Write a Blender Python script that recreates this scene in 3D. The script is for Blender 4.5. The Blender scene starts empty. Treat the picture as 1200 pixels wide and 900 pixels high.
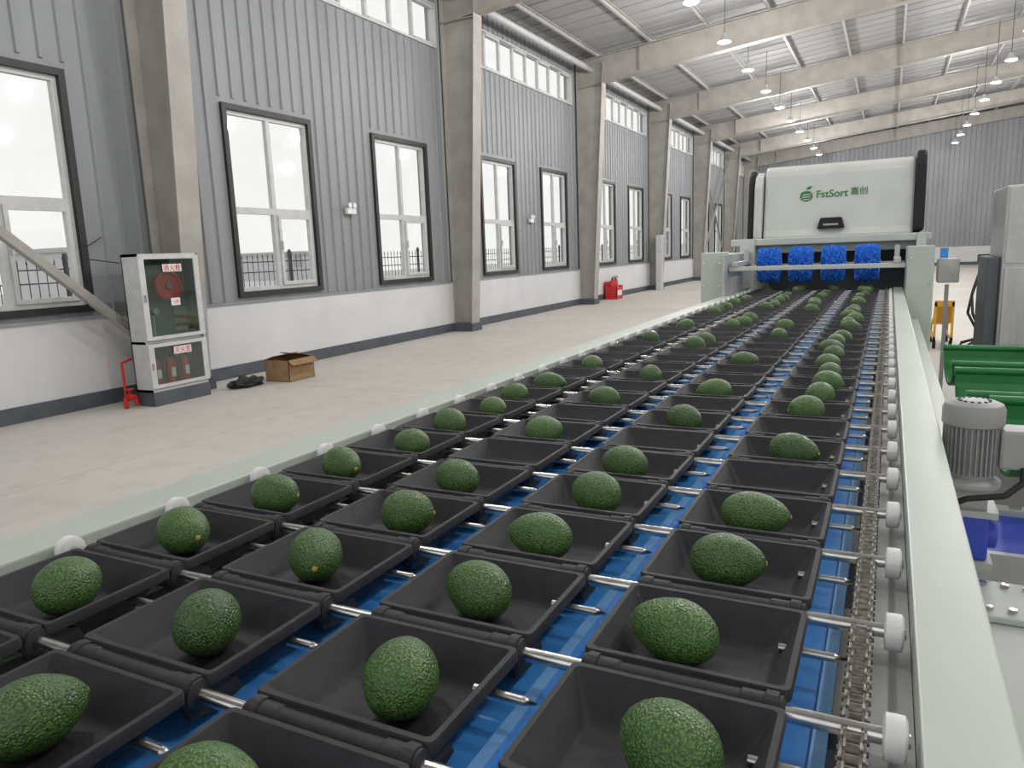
import bpy, bmesh, math, random
from mathutils import Vector, Matrix, noise
random.seed(7)
S = bpy.context.scene
COL = S.collection
PI = math.pi

# ------------------------------------------------------------------ materials
def mat(name, c, rough=.5, metal=0, c2=None, scale=8, bump=0, bscale=60, bdist=.002, detail=4, emit=None, estr=0, spec=.5, stretch=None, ramp=(.35, .65)):
    m = bpy.data.materials.new(name); m.use_nodes = True
    N = m.node_tree.nodes; L = m.node_tree.links
    p = N['Principled BSDF']
    p.inputs['Base Color'].default_value = (*c, 1)
    p.inputs['Roughness'].default_value = rough
    p.inputs['Metallic'].default_value = metal
    p.inputs['Specular IOR Level'].default_value = spec
    tc = N.new('ShaderNodeTexCoord'); src = tc.outputs['Object']
    if stretch:
        mp = N.new('ShaderNodeMapping'); mp.inputs['Scale'].default_value = stretch
        L.new(src, mp.inputs['Vector']); src = mp.outputs['Vector']
    if c2 is None: c2 = tuple(x*.88 for x in c)
    n = N.new('ShaderNodeTexNoise'); n.inputs['Scale'].default_value = scale; n.inputs['Detail'].default_value = detail
    L.new(src, n.inputs['Vector'])
    r = N.new('ShaderNodeValToRGB'); r.color_ramp.elements[0].position = ramp[0]; r.color_ramp.elements[1].position = ramp[1]
    r.color_ramp.elements[0].color = (*c2, 1); r.color_ramp.elements[1].color = (*c, 1)
    L.new(n.outputs['Fac'], r.inputs['Fac']); L.new(r.outputs['Color'], p.inputs['Base Color'])
    if bump:
        b = N.new('ShaderNodeTexNoise'); b.inputs['Scale'].default_value = bscale; b.inputs['Detail'].default_value = 3
        L.new(src, b.inputs['Vector'])
        bb = N.new('ShaderNodeBump'); bb.inputs['Strength'].default_value = bump; bb.inputs['Distance'].default_value = bdist
        L.new(b.outputs['Fac'], bb.inputs['Height']); L.new(bb.outputs['Normal'], p.inputs['Normal'])
    if emit:
        p.inputs['Emission Color'].default_value = (*emit, 1); p.inputs['Emission Strength'].default_value = estr
    return m

M = {}
M['mint'] = mat('mint_paint', (.465, .515, .465), .42, c2=(.43, .48, .43), scale=3)
M['mint2'] = mat('pale_paint', (.53, .555, .525), .5, c2=(.49, .515, .485), scale=3)
M['black'] = mat('black_plastic', (.028, .028, .034), .6, c2=(.020, .020, .025), scale=30, bump=.15, bscale=300, bdist=.0005, spec=.35)
M['blackp'] = mat('black_panel', (.012, .012, .015), .6, spec=.3)
M['rubber'] = mat('black_rubber', (.02, .02, .02), .7)
M['steel'] = mat('polished_steel', (.68, .67, .65), .24, 1, c2=(.5, .49, .47), scale=40)
M['dsteel'] = mat('chain_steel', (.29, .275, .25), .36, 1, c2=(.13, .12, .105), scale=120)
M['pin'] = mat('steel_pin', (.5, .49, .47), .3, 1)
M['white'] = mat('white_nylon', (.78, .78, .77), .4)
M['blue'] = mat('blue_paint', (.065, .31, .79), .36, c2=(.05, .26, .70), scale=6)
M['brush'] = mat('blue_bristle', (.05, .32, .98), .7, c2=(.02, .15, .72), scale=60, ramp=(.42, .58), bump=1, bscale=90, bdist=.02)
M['blue2'] = mat('light_blue_paint', (.22, .50, .92), .4)  # lighter blue that paints the lit look of the strip edges
M['navy'] = mat('blue_belt', (.035, .07, .50), .5)
M['green'] = mat('green_paint', (.008, .17, .036), .45, c2=(.006, .13, .028), scale=5)
M['grey'] = mat('grey_motor_paint', (.32, .33, .325), .5)
M['lgrey'] = mat('light_grey_paint', (.46, .47, .46), .45)
M['purlin'] = mat('pale_purlin_paint', (.48, .47, .455), .5)
M['dgrey'] = mat('dark_grey_paint', (.09, .10, .115), .6)
M['lining'] = mat('cabinet_lining', (.16, .185, .175), .6)  # dark tone for the dim look inside the fire cabinet
M['stain'] = mat('stainless_sheet', (.5, .5, .5), .4, .8, c2=(.4, .4, .4), scale=2, stretch=(8, 8, .5))
M['yellow'] = mat('yellow_paint', (.65, .35, .03), .5)
M['red'] = mat('red_paint', (.55, .02, .015), .4)
M['redt'] = mat('red_lettering', (.6, .02, .015), .6)
M['greent'] = mat('green_lettering', (.03, .19, .035), .6)
M['card'] = mat('cardboard', (.32, .20, .10), .85, c2=(.25, .155, .078), scale=10)
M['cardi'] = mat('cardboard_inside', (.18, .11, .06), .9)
M['stem'] = mat('avocado_stem', (.50, .36, .07), .6)
M['wallp'] = mat('wall_sheet', (.275, .288, .302), .5, c2=(.228, .240, .252), scale=1.2, stretch=(1, 2.2, .25), detail=6)
M['wallw'] = mat('white_plaster', (.66, .66, .67), .8, c2=(.60, .60, .61), scale=1.2, bump=.2, bscale=30)
M['base'] = mat('baseboard_grey', (.085, .095, .115), .6, c2=(.06, .07, .085), scale=5)
M['roof'] = mat('roof_sheet', (.37, .37, .37), .6, 0, c2=(.32, .32, .325), scale=.8, stretch=(.4, 3, 1), detail=6)
M['frame'] = mat('cream_structural_steel', (.39, .37, .34), .6, c2=(.325, .305, .28), scale=2.5)
M['wframe'] = mat('white_window_frame', (.56, .56, .56), .45)
M['bframe'] = mat('black_window_frame', (.02, .02, .02), .5)
M['fence'] = mat('fence_iron', (.05, .05, .055), .6)
M['outg'] = mat('outdoor_paving', (.56, .555, .54), .9, c2=(.50, .495, .48), scale=.4)
M['outb'] = mat('pale_render', (.60, .60, .60), .9)
M['outw'] = mat('hazy_window', (.40, .42, .44), .8)
M['lampw'] = mat('lamp_diffuser', (.9, .9, .9), .5, emit=(1, .98, .95), estr=7)

def concrete():
    m = mat('dusty_concrete', (.59, .56, .515), .6, c2=(.50, .473, .435), scale=.45, bump=.08, bscale=25, detail=7, ramp=(.3, .7))
    N = m.node_tree.nodes; L = m.node_tree.links; p = N['Principled BSDF']
    base = p.inputs['Base Color'].links[0].from_socket
    tc = N.new('ShaderNodeTexCoord')
    n = N.new('ShaderNodeTexNoise'); n.inputs['Scale'].default_value = 4; n.inputs['Detail'].default_value = 7
    L.new(tc.outputs['Object'], n.inputs['Vector'])
    r = N.new('ShaderNodeValToRGB'); r.color_ramp.elements[0].position = .5; r.color_ramp.elements[1].position = .75
    r.color_ramp.elements[0].color = (1, 1, 1, 1); r.color_ramp.elements[1].color = (.88, .87, .86, 1)
    L.new(n.outputs['Fac'], r.inputs['Fac'])
    mx = N.new('ShaderNodeMixRGB'); mx.blend_type = 'MULTIPLY'; mx.inputs[0].default_value = 1
    L.new(base, mx.inputs[1]); L.new(r.outputs['Color'], mx.inputs[2])
    bk = N.new('ShaderNodeTexBrick'); bk.offset = 0; bk.inputs['Scale'].default_value = 1
    bk.inputs['Brick Width'].default_value = 5.5; bk.inputs['Row Height'].default_value = 7.05; bk.inputs['Mortar Size'].default_value = .008
    bk.inputs['Color1'].default_value = (1, 1, 1, 1); bk.inputs['Color2'].default_value = (1, 1, 1, 1); bk.inputs['Mortar'].default_value = (.78, .76, .74, 1)
    L.new(tc.outputs['Object'], bk.inputs['Vector'])
    m2 = N.new('ShaderNodeMixRGB'); m2.blend_type = 'MULTIPLY'; m2.inputs[0].default_value = 1
    L.new(mx.outputs[0], m2.inputs[1]); L.new(bk.outputs['Color'], m2.inputs[2])
    L.new(m2.outputs[0], p.inputs['Base Color'])
    return m
M['floor'] = concrete()

def avocado_mat():
    m = bpy.data.materials.new('avocado_skin'); m.use_nodes = True
    N = m.node_tree.nodes; L = m.node_tree.links; p = N['Principled BSDF']
    p.inputs['Roughness'].default_value = .35
    tc = N.new('ShaderNodeTexCoord')
    v = N.new('ShaderNodeTexVoronoi'); v.inputs['Scale'].default_value = 370; v.feature = 'SMOOTH_F1'; v.inputs['Smoothness'].default_value = .6
    n0 = N.new('ShaderNodeTexNoise'); n0.inputs['Scale'].default_value = 45; n0.inputs['Detail'].default_value = 4
    L.new(tc.outputs['Object'], v.inputs['Vector']); L.new(tc.outputs['Object'], n0.inputs['Vector'])
    r = N.new('ShaderNodeValToRGB'); e = r.color_ramp.elements
    e[0].position = .05; e[0].color = (.105, .19, .038, 1); e[1].position = .64; e[1].color = (.026, .070, .017, 1)
    s = N.new('ShaderNodeMath'); s.operation = 'MULTIPLY_ADD'; s.inputs[1].default_value = .5; s.inputs[2].default_value = -.22
    L.new(n0.outputs['Fac'], s.inputs[0])
    ad = N.new('ShaderNodeMath'); ad.operation = 'ADD'
    L.new(v.outputs['Distance'], ad.inputs[0]); L.new(s.outputs[0], ad.inputs[1]); L.new(ad.outputs[0], r.inputs['Fac'])
    oi = N.new('ShaderNodeObjectInfo'); hs = N.new('ShaderNodeHueSaturation')
    mr = N.new('ShaderNodeMapRange'); mr.inputs['To Min'].default_value = .85; mr.inputs['To Max'].default_value = 1.4
    L.new(oi.outputs['Random'], mr.inputs['Value']); L.new(mr.outputs[0], hs.inputs['Value'])
    L.new(r.outputs['Color'], hs.inputs['Color']); L.new(hs.outputs['Color'], p.inputs['Base Color'])
    b = N.new('ShaderNodeBump'); b.inputs['Strength'].default_value = 1; b.inputs['Distance'].default_value = .0017; b.invert = True
    L.new(v.outputs['Distance'], b.inputs['Height']); L.new(b.outputs['Normal'], p.inputs['Normal'])
    return m
M['avo'] = avocado_mat()

def glass(name, tint=(1, 1, 1), g=.08):
    m = bpy.data.materials.new(name); m.use_nodes = True
    N = m.node_tree.nodes; L = m.node_tree.links
    N.remove(N['Principled BSDF'])
    t = N.new('ShaderNodeBsdfTransparent'); t.inputs[0].default_value = (*tint, 1)
    gl = N.new('ShaderNodeBsdfGlossy'); gl.inputs['Roughness'].default_value = .03
    tc = N.new('ShaderNodeTexCoord'); n = N.new('ShaderNodeTexNoise'); n.inputs['Scale'].default_value = 2
    mr = N.new('ShaderNodeMapRange'); mr.inputs['To Min'].default_value = g*.7; mr.inputs['To Max'].default_value = g*1.3
    L.new(tc.outputs['Object'], n.inputs['Vector']); L.new(n.outputs['Fac'], mr.inputs['Value'])
    mx = N.new('ShaderNodeMixShader'); L.new(mr.outputs[0], mx.inputs[0])
    L.new(t.outputs[0], mx.inputs[1]); L.new(gl.outputs[0], mx.inputs[2]); L.new(mx.outputs[0], N['Material Output'].inputs[0])
    return m
M['glass'] = glass('window_glass'); M['dglass'] = glass('cabinet_glass', (.78, .86, .82), .10)

# ------------------------------------------------------------------ mesh helpers
def B(): return bmesh.new()
def box(bm, x0, x1, y0, y1, z0, z1):
    v = [bm.verts.new(p) for p in ((x0,y0,z0),(x1,y0,z0),(x1,y1,z0),(x0,y1,z0),(x0,y0,z1),(x1,y0,z1),(x1,y1,z1),(x0,y1,z1))]
    for f in ((3,2,1,0),(4,5,6,7),(0,1,5,4),(1,2,6,5),(2,3,7,6),(3,0,4,7)): bm.faces.new([v[i] for i in f])
def tube(bm, p, q, r, n=12, r2=None, caps=True):
    p = Vector(p); q = Vector(q); d = (q-p).normalized()
    u = d.orthogonal().normalized(); w = d.cross(u)
    if r2 is None: r2 = r
    a = [bm.verts.new(p + (u*math.cos(2*PI*i/n) + w*math.sin(2*PI*i/n))*r) for i in range(n)]
    if r2 > 1e-6:
        b = [bm.verts.new(q + (u*math.cos(2*PI*i/n) + w*math.sin(2*PI*i/n))*r2) for i in range(n)]
        for i in range(n): bm.faces.new((a[i], a[(i+1)%n], b[(i+1)%n], b[i]))
        if caps: bm.faces.new(b)
    else:
        t = bm.verts.new(q)
        for i in range(n): bm.faces.new((a[i], a[(i+1)%n], t))
    if caps: bm.faces.new(a[::-1])
def path(bm, pts, r, n=8):
    for a, b in zip(pts, pts[1:]): tube(bm, a, b, r, n)
def prism(bm, pts, ax, a, b):
    def P(u, v, t): return {'y': (u, t, v), 'x': (t, u, v), 'z': (u, v, t)}[ax]
    A = [bm.verts.new(P(u, v, a)) for u, v in pts]; Bv = [bm.verts.new(P(u, v, b)) for u, v in pts]
    n = len(pts); bm.faces.new(A); bm.faces.new(Bv[::-1])
    for i in range(n): bm.faces.new((A[i], Bv[i], Bv[(i+1)%n], A[(i+1)%n]))
def lathe(bm, prof, c=(0,0,0), ax='z', n=24):
    rings = []
    for r, h in prof:
        ring = []
        for i in range(n):
            a = 2*PI*i/n; x, y = r*math.cos(a), r*math.sin(a)
            p = {'z': (x, y, h), 'x': (h, x, y), 'y': (x, h, y)}[ax]
            ring.append(bm.verts.new(Vector(p)+Vector(c)))
        rings.append(ring)
    for a, b in zip(rings, rings[1:]):
        for i in range(n): bm.faces.new((a[i], a[(i+1)%n], b[(i+1)%n], b[i]))
    bm.faces.new(rings[0][::-1]); bm.faces.new(rings[-1])
def wloc(o):
    v = Vector((0,0,0))
    while o: v += o.location; o = o.parent
    return v
def obj(name, bm, m, parent=None, smooth=False, bevel=0):
    if parent is not None: bmesh.ops.translate(bm, vec=-wloc(parent), verts=bm.verts)
    bmesh.ops.recalc_face_normals(bm, faces=bm.faces)
    me = bpy.data.meshes.new(name); bm.to_mesh(me); bm.free()
    if smooth:
        for f in me.polygons: f.use_smooth = True
        me.set_sharp_from_angle(angle=math.radians(40))
    me.materials.append(M[m] if isinstance(m, str) else m)
    o = bpy.data.objects.new(name, me); COL.objects.link(o)
    if parent is not None: o.parent = parent
    if bevel:
        b = o.modifiers.new('bevel', 'BEVEL'); b.width = bevel; b.segments = 2; b.limit_method = 'ANGLE'
    return o
def tag(o, label, cat, group=None):
    o['label'] = label; o['category'] = cat
    if group: o['group'] = group
    return o
def thing(name, label, cat, loc=(0,0,0), group=None):
    o = bpy.data.objects.new(name, None); COL.objects.link(o); o.location = loc; o.empty_display_size = .1
    return tag(o, label, cat, group)
def solo(name, bm, m, label, cat, group=None, **k):
    vs = [v.co for v in bm.verts]
    c = Vector(((min(v.x for v in vs)+max(v.x for v in vs))/2, (min(v.y for v in vs)+max(v.y for v in vs))/2, min(v.z for v in vs)))
    bmesh.ops.translate(bm, vec=-c, verts=bm.verts)
    o = obj(name, bm, m, None, **k); o.location = c
    return tag(o, label, cat, group)
def struct(name, bm, m, parent=None, **k):
    o = obj(name, bm, m, parent, **k)
    if parent is None: o['kind'] = 'structure'
    return o
def dup(root, loc, label=None, rot=None):
    r = root.copy(); COL.objects.link(r); r.location = loc
    if label: r['label'] = label
    if rot: r.rotation_euler = rot
    for ch in list(root.children):
        c = ch.copy(); COL.objects.link(c); c.parent = r
        for g in list(ch.children):
            d = g.copy(); COL.objects.link(d); d.parent = c
    return r
def text(name, body, size, mtx, m, parent, extr=.001, bold=0):
    cu = bpy.data.curves.new(name, 'FONT'); cu.body = body; cu.size = size; cu.extrude = extr; cu.align_x = 'CENTER'; cu.align_y = 'CENTER'; cu.offset = bold
    o = bpy.data.objects.new(name, cu); COL.objects.link(o)
    bpy.context.view_layer.update()
    me = bpy.data.meshes.new_from_object(o.evaluated_get(bpy.context.evaluated_depsgraph_get()))
    bpy.data.objects.remove(o); me.name = name
    me.transform(Matrix.Translation(-wloc(parent)) @ mtx)
    me.materials.clear(); me.materials.append(M[m])
    o = bpy.data.objects.new(name, me); COL.objects.link(o); o.parent = parent
    return o
ONES = ['', 'first', 'second', 'third', 'fourth', 'fifth', 'sixth', 'seventh', 'eighth', 'ninth', 'tenth', 'eleventh', 'twelfth', 'thirteenth', 'fourteenth', 'fifteenth', 'sixteenth', 'seventeenth', 'eighteenth', 'nineteenth']
TENS = {2: ('twentieth', 'twenty'), 3: ('thirtieth', 'thirty'), 4: ('fortieth', 'forty')}
def ordw(n):
    if n < 20: return ONES[n]
    t, o = divmod(n, 10)
    return TENS[t][0] if o == 0 else TENS[t][1] + '-' + ONES[o]

# ------------------------------------------------------------------ camera
F = 870.; VP = (443., -170., F); u = 185.
vv = (443*u + F*F)/170.
Yc = Vector(VP).normalized(); Zc = -Vector((u, vv, F)).normalized(); Xc = Yc.cross(Zc).normalized()
right = Vector((Xc.x, Yc.x, Zc.x)); down = Vector((Xc.y, Yc.y, Zc.y)); fwd = Vector((Xc.z, Yc.z, Zc.z))
cd = bpy.data.cameras.new('camera'); cam = bpy.data.objects.new('camera', cd); COL.objects.link(cam)
R = Matrix((( right.x, -down.x, -fwd.x), (right.y, -down.y, -fwd.y), (right.z, -down.z, -fwd.z)))
cam.matrix_world = Matrix.Translation((0, 0, 1.55)) @ R.to_4x4()
cd.sensor_width = 36; cd.lens = F*36/1200; cd.clip_start = .02; cd.clip_end = 300
S.camera = cam

# ------------------------------------------------------------------ building
XW = -8.05; YE = 48.; Y0 = -5.
bm = B(); box(bm, -8.3, 24.2, Y0, YE+.2, -.1, 0); struct('floor', bm, 'floor')
bm = B(); box(bm, -60, -8.3, -20, 120, -.3, -.12); struct('ground_outside', bm, 'outg')
COLY = [-.7, 6.38, 13.36, 20.5, 27.6, 34.6, 41.7]
WC = [1.35, 4.56, 8.42, 11.67, 15.5, 18.7, 22.8, 25.9, 29.9, 33.1, 37.0, 40.2, 44.3]
WH = .865
wins = [(c-WH, c+WH) for c in WC]
clers = [(c+.35, c+6.7) for c in COLY[:-1]] + [(42.05, 47.6)]
bm = B()
def band(z0, z1, ops, x0=XW-.2, x1=XW):
    y = Y0
    for a, b in ops:
        box(bm, x0, x1, y, a, z0, z1); y = b
    box(bm, x0, x1, y, YE+.2, z0, z1)
band(1.0, 1.08, []); band(1.08, 3.67, wins); band(3.67, 5.5, []); band(5.5, 6.3, clers); band(6.3, 6.95, [])
y = Y0 + .1
while y < YE:
    segs = [(1.0, 6.9)]
    if any(a-.08 < y < b+.08 for a, b in wins): segs = [(3.75, 6.9)]
    if any(a-.05 < y < b+.05 for a, b in clers):
        segs = [(a, min(b, 5.48)) for a, b in segs] + [(6.33, 6.9)]
    for a, b in segs: prism(bm, [(XW, y-.028), (XW+.026, y-.012), (XW+.026, y+.012), (XW, y+.028)], 'z', a, b)
    y += .235
wl = struct('wall_left', bm, 'wallp')
bm = B(); box(bm, XW-.2, XW+.05, Y0, YE+.2, 0, 1.0); obj('white_dado', bm, 'wallw', wl)
bm = B(); box(bm, XW-.02, XW+.075, Y0, YE, 1.0, 1.03); obj('dado_cap', bm, 'wallp', wl)
bm = B(); box(bm, XW+.05, XW+.065, Y0, YE, 0, .17); struct('baseboard_left', bm, 'base')

def roofz(x): return 6.85 + .1*(x+8.05) if x <= 8 else 6.85 + .1*16.05 - .1*(x-8)
bm = B()
pts = [(-8.25, 1.0), (24.2, 1.0), (24.2, roofz(24.2)), (8, roofz(8)), (-8.25, roofz(-8.25))]
prism(bm, pts, 'y', YE, YE+.2)
x = -7.9
while x < 24:
    prism(bm, [(x-.028, YE), (x-.012, YE-.03), (x+.012, YE-.03), (x+.028, YE)], 'z', 1.02, roofz(x)-.05)
    x += .235
wf = struct('wall_far', bm, 'wallp')
bm = B(); box(bm, -8.0, 24.2, YE-.05, YE+.2, 0, 1.0); obj('white_dado', bm, 'wallw', wf)
bm = B(); box(bm, -8.0, 24.2, YE-.065, YE-.05, 0, .17); struct('baseboard_far', bm, 'base')
bm = B(); box(bm, 24.0, 24.2, Y0, YE, 0, 6.95); struct('wall_right', bm, 'wallw')

bm = B()
for (xa, xb) in ((-8.3, 8.), (8., 24.3)):
    za, zb = roofz(xa), roofz(xb)
    prism(bm, [(xa, za), (xb, zb), (xb, zb+.06), (xa, za+.06)], 'y', Y0, YE+.2)
    y = Y0
    while y < YE:
        prism(bm, [(xa, za-.022), (xb, zb-.022), (xb, zb+.01), (xa, za+.01)], 'y', y, y+.05)
        y += .60
struct('ceiling', bm, 'roof')

tn = [0]
def trim(bm, m='frame', **k):
    tn[0] += 1
    return struct('trim_%d' % tn[0], bm, m, **k)
for x in [-7.4+1.5*i for i in range(11)]:
    bm = B(); z = roofz(x)
    box(bm, x-.035, x+.035, Y0, YE, z-.16, z-.145); box(bm, x-.035, x-.028, Y0, YE, z-.16, z-.03); box(bm, x-.0, x+.035, Y0, YE, z-.045, z-.03)
    trim(bm, 'purlin')
for cy in COLY + [47.6]:
    bm = B()
    box(bm, -8.0, -7.98, cy-.15, cy+.15, 0, 6.65)
    prism(bm, [(-7.60, 0), (-7.58, 0), (-7.20, 6.6), (-7.22, 6.6)], 'y', cy-.16, cy+.16)
    prism(bm, [(-7.98, 0), (-7.60, 0), (-7.22, 6.6), (-7.98, 6.6)], 'y', cy-.007, cy+.007)
    for z in (.02, 6.0):
        xx = -7.60 + .38*z/6.6
        box(bm, -7.98, xx, cy-.14, cy+.14, z, z+.014)
    trim(bm)
    bm = B(); box(bm, -8.0, -7.54, cy-.20, cy+.20, 0, .16); trim(bm, 'base')
    bm = B()
    for (xa, xb) in ((-7.98, 8.), (8., 23.9)):
        ta, tb = roofz(xa)-.16, roofz(xb)-.16
        db = .55; da = .72 if xa < 0 else .55
        if xa > 0: db = .72
        prism(bm, [(xa, ta-.015), (xb, tb-.015), (xb, tb), (xa, ta)], 'y', cy-.13, cy+.13)
        prism(bm, [(xa, ta-da), (xb, tb-db), (xb, tb-db+.018), (xa, ta-da+.018)], 'y', cy-.13, cy+.13)
        prism(bm, [(xa, ta-da), (xb, tb-db), (xb, tb), (xa, ta)], 'y', cy-.006, cy+.006)
        if xa < 0:
            for xs in (-6.2, 0.):
                t = roofz(xs)-.16; box(bm, xs-.006, xs+.006, cy-.12, cy+.12, t-.6, t)
    trim(bm)
for i in range(len(COLY)):
    a = COLY[i]; b = (COLY+[47.6])[i+1]
    bm = B(); tube(bm, (-7.6, a, 6.45), (-7.6, b, 6.45), .075, 14); trim(bm, 'wframe', smooth=True)
def brace(y0, z0, y1, z1, x=-7.75):
    bm = B(); d = Vector((0, y1-y0, z1-z0)).normalized(); n = Vector((0, -d.z, d.y))*.06
    a = Vector((x, y0, z0)); b = Vector((x, y1, z1))
    prism(bm, [(a.y-n.y, a.z-n.z), (b.y-n.y, b.z-n.z), (b.y+n.y, b.z+n.z), (a.y+n.y, a.z+n.z)], 'x', x, x+.012)
    m2 = n*.93
    prism(bm, [(a.y+m2.y, a.z+m2.z), (b.y+m2.y, b.z+m2.z), (b.y+n.y, b.z+n.z), (a.y+n.y, a.z+n.z)], 'x', x, x+.09)
    trim(bm)
brace(6.15, .40, -.7, 6.3)
brace(34.6, .5, 41.5, 6.2); brace(41.6, .5, 34.8, 6.2, -7.9)

wn = [0]
def window(a, b, z0, z1, kind):
    wn[0] += 1
    bm = B(); X0, X1 = XW-.1, XW+.045; t = .075 if kind else .035
    box(bm, X0, X1, a, a+t, z0, z1); box(bm, X0, X1, b-t, b, z0, z1); box(bm, X0, X1, a+t, b-t, z0, z0+t); box(bm, X0, X1, a+t, b-t, z1-t, z1)
    w = struct('window_%d' % wn[0], bm, 'bframe' if kind else 'wframe')
    bm = B(); a2, b2, c0, c1 = a+t, b-t, z0+t, z1-t; X0, X1 = XW-.08, XW-.01
    if kind:
        mid = (a+b)/2; zt = z0 + (z1-z0)*.46; s = .055
        box(bm, X0, X1, a2, a2+s, c0, c1); box(bm, X0, X1, b2-s, b2, c0, c1)
        box(bm, X0, X1, a2+s, b2-s, c0, c0+s); box(bm, X0, X1, a2+s, b2-s, c1-s, c1)
        box(bm, X0, X1, a2+s, b2-s, zt-.045, zt+.045)
        box(bm, X0, X1, mid-.035, mid+.035, c0+s, zt-.045); box(bm, X0, X1, mid-.035, mid+.035, zt+.045, c1-s)
        obj('window_frame', bm, 'wframe', w)
        bm = B()
        X0, X1 = XW-.05, XW+.012; q0, q1 = mid+.035, b2-s; s2 = .05
        box(bm, X0, X1, q0, q0+s2, c0+s, zt-.045); box(bm, X0, X1, q1-s2, q1, c0+s, zt-.045)
        box(bm, X0, X1, q0+s2, q1-s2, c0+s, c0+s+s2); box(bm, X0, X1, q0+s2, q1-s2, zt-.045-s2, zt-.045)
        box(bm, X1, X1+.03, q0+.015, q0+.035, zt-.55, zt-.42)
        obj('casement_sash', bm, 'wframe', w)
    else:
        n = 9; st = (b2-a2)/n
        for i in range(1, n): box(bm, X0, X1, a2+i*st-.03, a2+i*st+.03, c0, c1)
        for i in range(0, n, 2):
            box(bm, X0, X1+.03, a2+i*st+.03, a2+(i+1)*st-.03, c0, c0+.05); box(bm, X0, X1+.03, a2+i*st+.03, a2+(i+1)*st-.03, c1-.05, c1)
        obj('mullion', bm, 'wframe', w)
    bm = B(); box(bm, XW-.05, XW-.045, a2, b2, c0, c1); obj('glass_pane', bm, 'glass', w)
for a, b in wins: window(a, b, 1.08, 3.67, 1)
for a, b in clers: window(a, b, 5.5, 6.3, 0)

# ------------------------------------------------------------------ outdoors
fr = thing('iron_fence', 'black wrought iron picket fence outside beyond the windows', 'fence', (-14, 25, -.12))
bm = B()
y = 3.
while y < 62:
    tube(bm, (-14, y, 0), (-14, y, 1.66), .009, 4); tube(bm, (-14, y, 1.66), (-14, y, 1.78), .018, 4, 0); y += .17
obj('picket', bm, 'fence', fr)
for z in (.12, 1.30, 1.55):
    bm = B(); box(bm, -14.012, -13.988, 3, 62, z, z+.025); obj('rail', bm, 'fence', fr)
for y in range(3, 63, 3):
    bm = B(); box(bm, -14.03, -13.97, y-.03, y+.03, -.12, 1.74); prism(bm, [(-14.045, 1.74), (-13.955, 1.74), (-14, 1.86)], 'y', y-.045, y+.045); obj('post', bm, 'fence', fr)
for k, (x, y0, y1, z, lab) in enumerate(((-46, 28, 38, 2.6, 'low pale building seen through the leftmost window'), (-52, 52, 66, 2.2, 'long low pale building seen beyond the fence'))):
    t = thing('distant_building', lab, 'building', (x, (y0+y1)/2, -.12))
    bm = B(); box(bm, x-3, x+3, y0, y1, -.12, z); obj('wall', bm, 'outb', t)
    bm = B(); box(bm, x-3.2, x+3.2, y0-.2, y1+.2, z, z+.25); obj('roof', bm, 'lgrey', t)
    for i in range(4):
        bm = B(); yy = y0+1+i*(y1-y0-2)/3.5; box(bm, x+3, x+3.04, yy, yy+1.1, 1, 2.0); obj('window', bm, 'outw', t)

# ------------------------------------------------------------------ conveyor
H = .42; ZR = 1.55-.437; PY = .2029
LX = [-.170, -.443, -.716, -.990]
NR = list(range(-1, 34))
def rodY(n): return .569 - .095 + PY*n
YB = .1
cf = thing('conveyor_frame', 'long pale green steel conveyor frame with blue slide strips under the trays', 'conveyor', (-.57, 3.8, 0))
def frame_part(name, m, f, **k):
    bm = B(); f(bm); return obj(name, bm, m, cf, **k)
frame_part('side_rail', 'mint', lambda b: (box(b, .043, .118, YB, 7.4, 1.112, 1.130), box(b, .108, .118, YB, 7.4, .93, 1.112), box(b, .043, .050, YB, 7.4, 1.03, 1.112), box(b, .043, .118, YB, 7.4, .92, .93)), bevel=.003)
frame_part('side_rail', 'mint', lambda b: (box(b, -1.270, -1.165, YB, 7.4, 1.095, 1.120), box(b, -1.270, -1.260, YB, 7.4, .93, 1.095), box(b, -1.175, -1.165, YB, 7.4, 1.03, 1.095), box(b, -1.270, -1.165, YB, 7.4, .92, .93)), bevel=.004)
for x0, x1 in ((-.022, .042), (-1.164, -1.075)):
    frame_part('chain_track', 'lgrey', lambda b: (box(b, x0, x1, YB, 7.4, 1.075, 1.084),))
for x0, x1 in ((-.135, -.032), (-.405, -.245), (-.690, -.510)):
    def f(b):
        box(b, x0, x1, YB, 7.4, 1.062, 1.070)
    s_ = frame_part('slide_strip', 'blue', f)
    for xx in (x0, x0+(x1-x0)*.5-.008, x1-.014):
        bm = B(); box(bm, xx, xx+.014, YB, 7.4, 1.070, 1.076); obj('wear_bead', bm, 'blue2', s_)  # beads carry the lit strip edges in a lighter colour
frame_part('slide_strip', 'lgrey', lambda b: (box(b, -.97, -.80, YB, 7.4, 1.058, 1.066), box(b, -.90, -.88, YB, 7.4, 1.066, 1.074)))
for i in range(16):
    y = .25 + i*.47
    frame_part('cross_tie', 'dgrey', lambda b: box(b, -1.20, .042, y, y+.04, .985, 1.057))
for i in range(6):
    y = .5 + i*1.35
    for x in (.055, -1.25):
        l = frame_part('leg', 'mint', lambda b: box(b, x-.0, x+.05, y, y+.05, .03, .92), bevel=.003)
        bm = B(); box(bm, x-.03, x+.08, y-.03, y+.08, 0, .03); obj('foot_plate', bm, 'lgrey', l)
for xa in (-1.25, .055):
    frame_part('lower_beam', 'mint', lambda b: box(b, xa, xa+.05, YB, 7.4, .40, .48))

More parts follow.
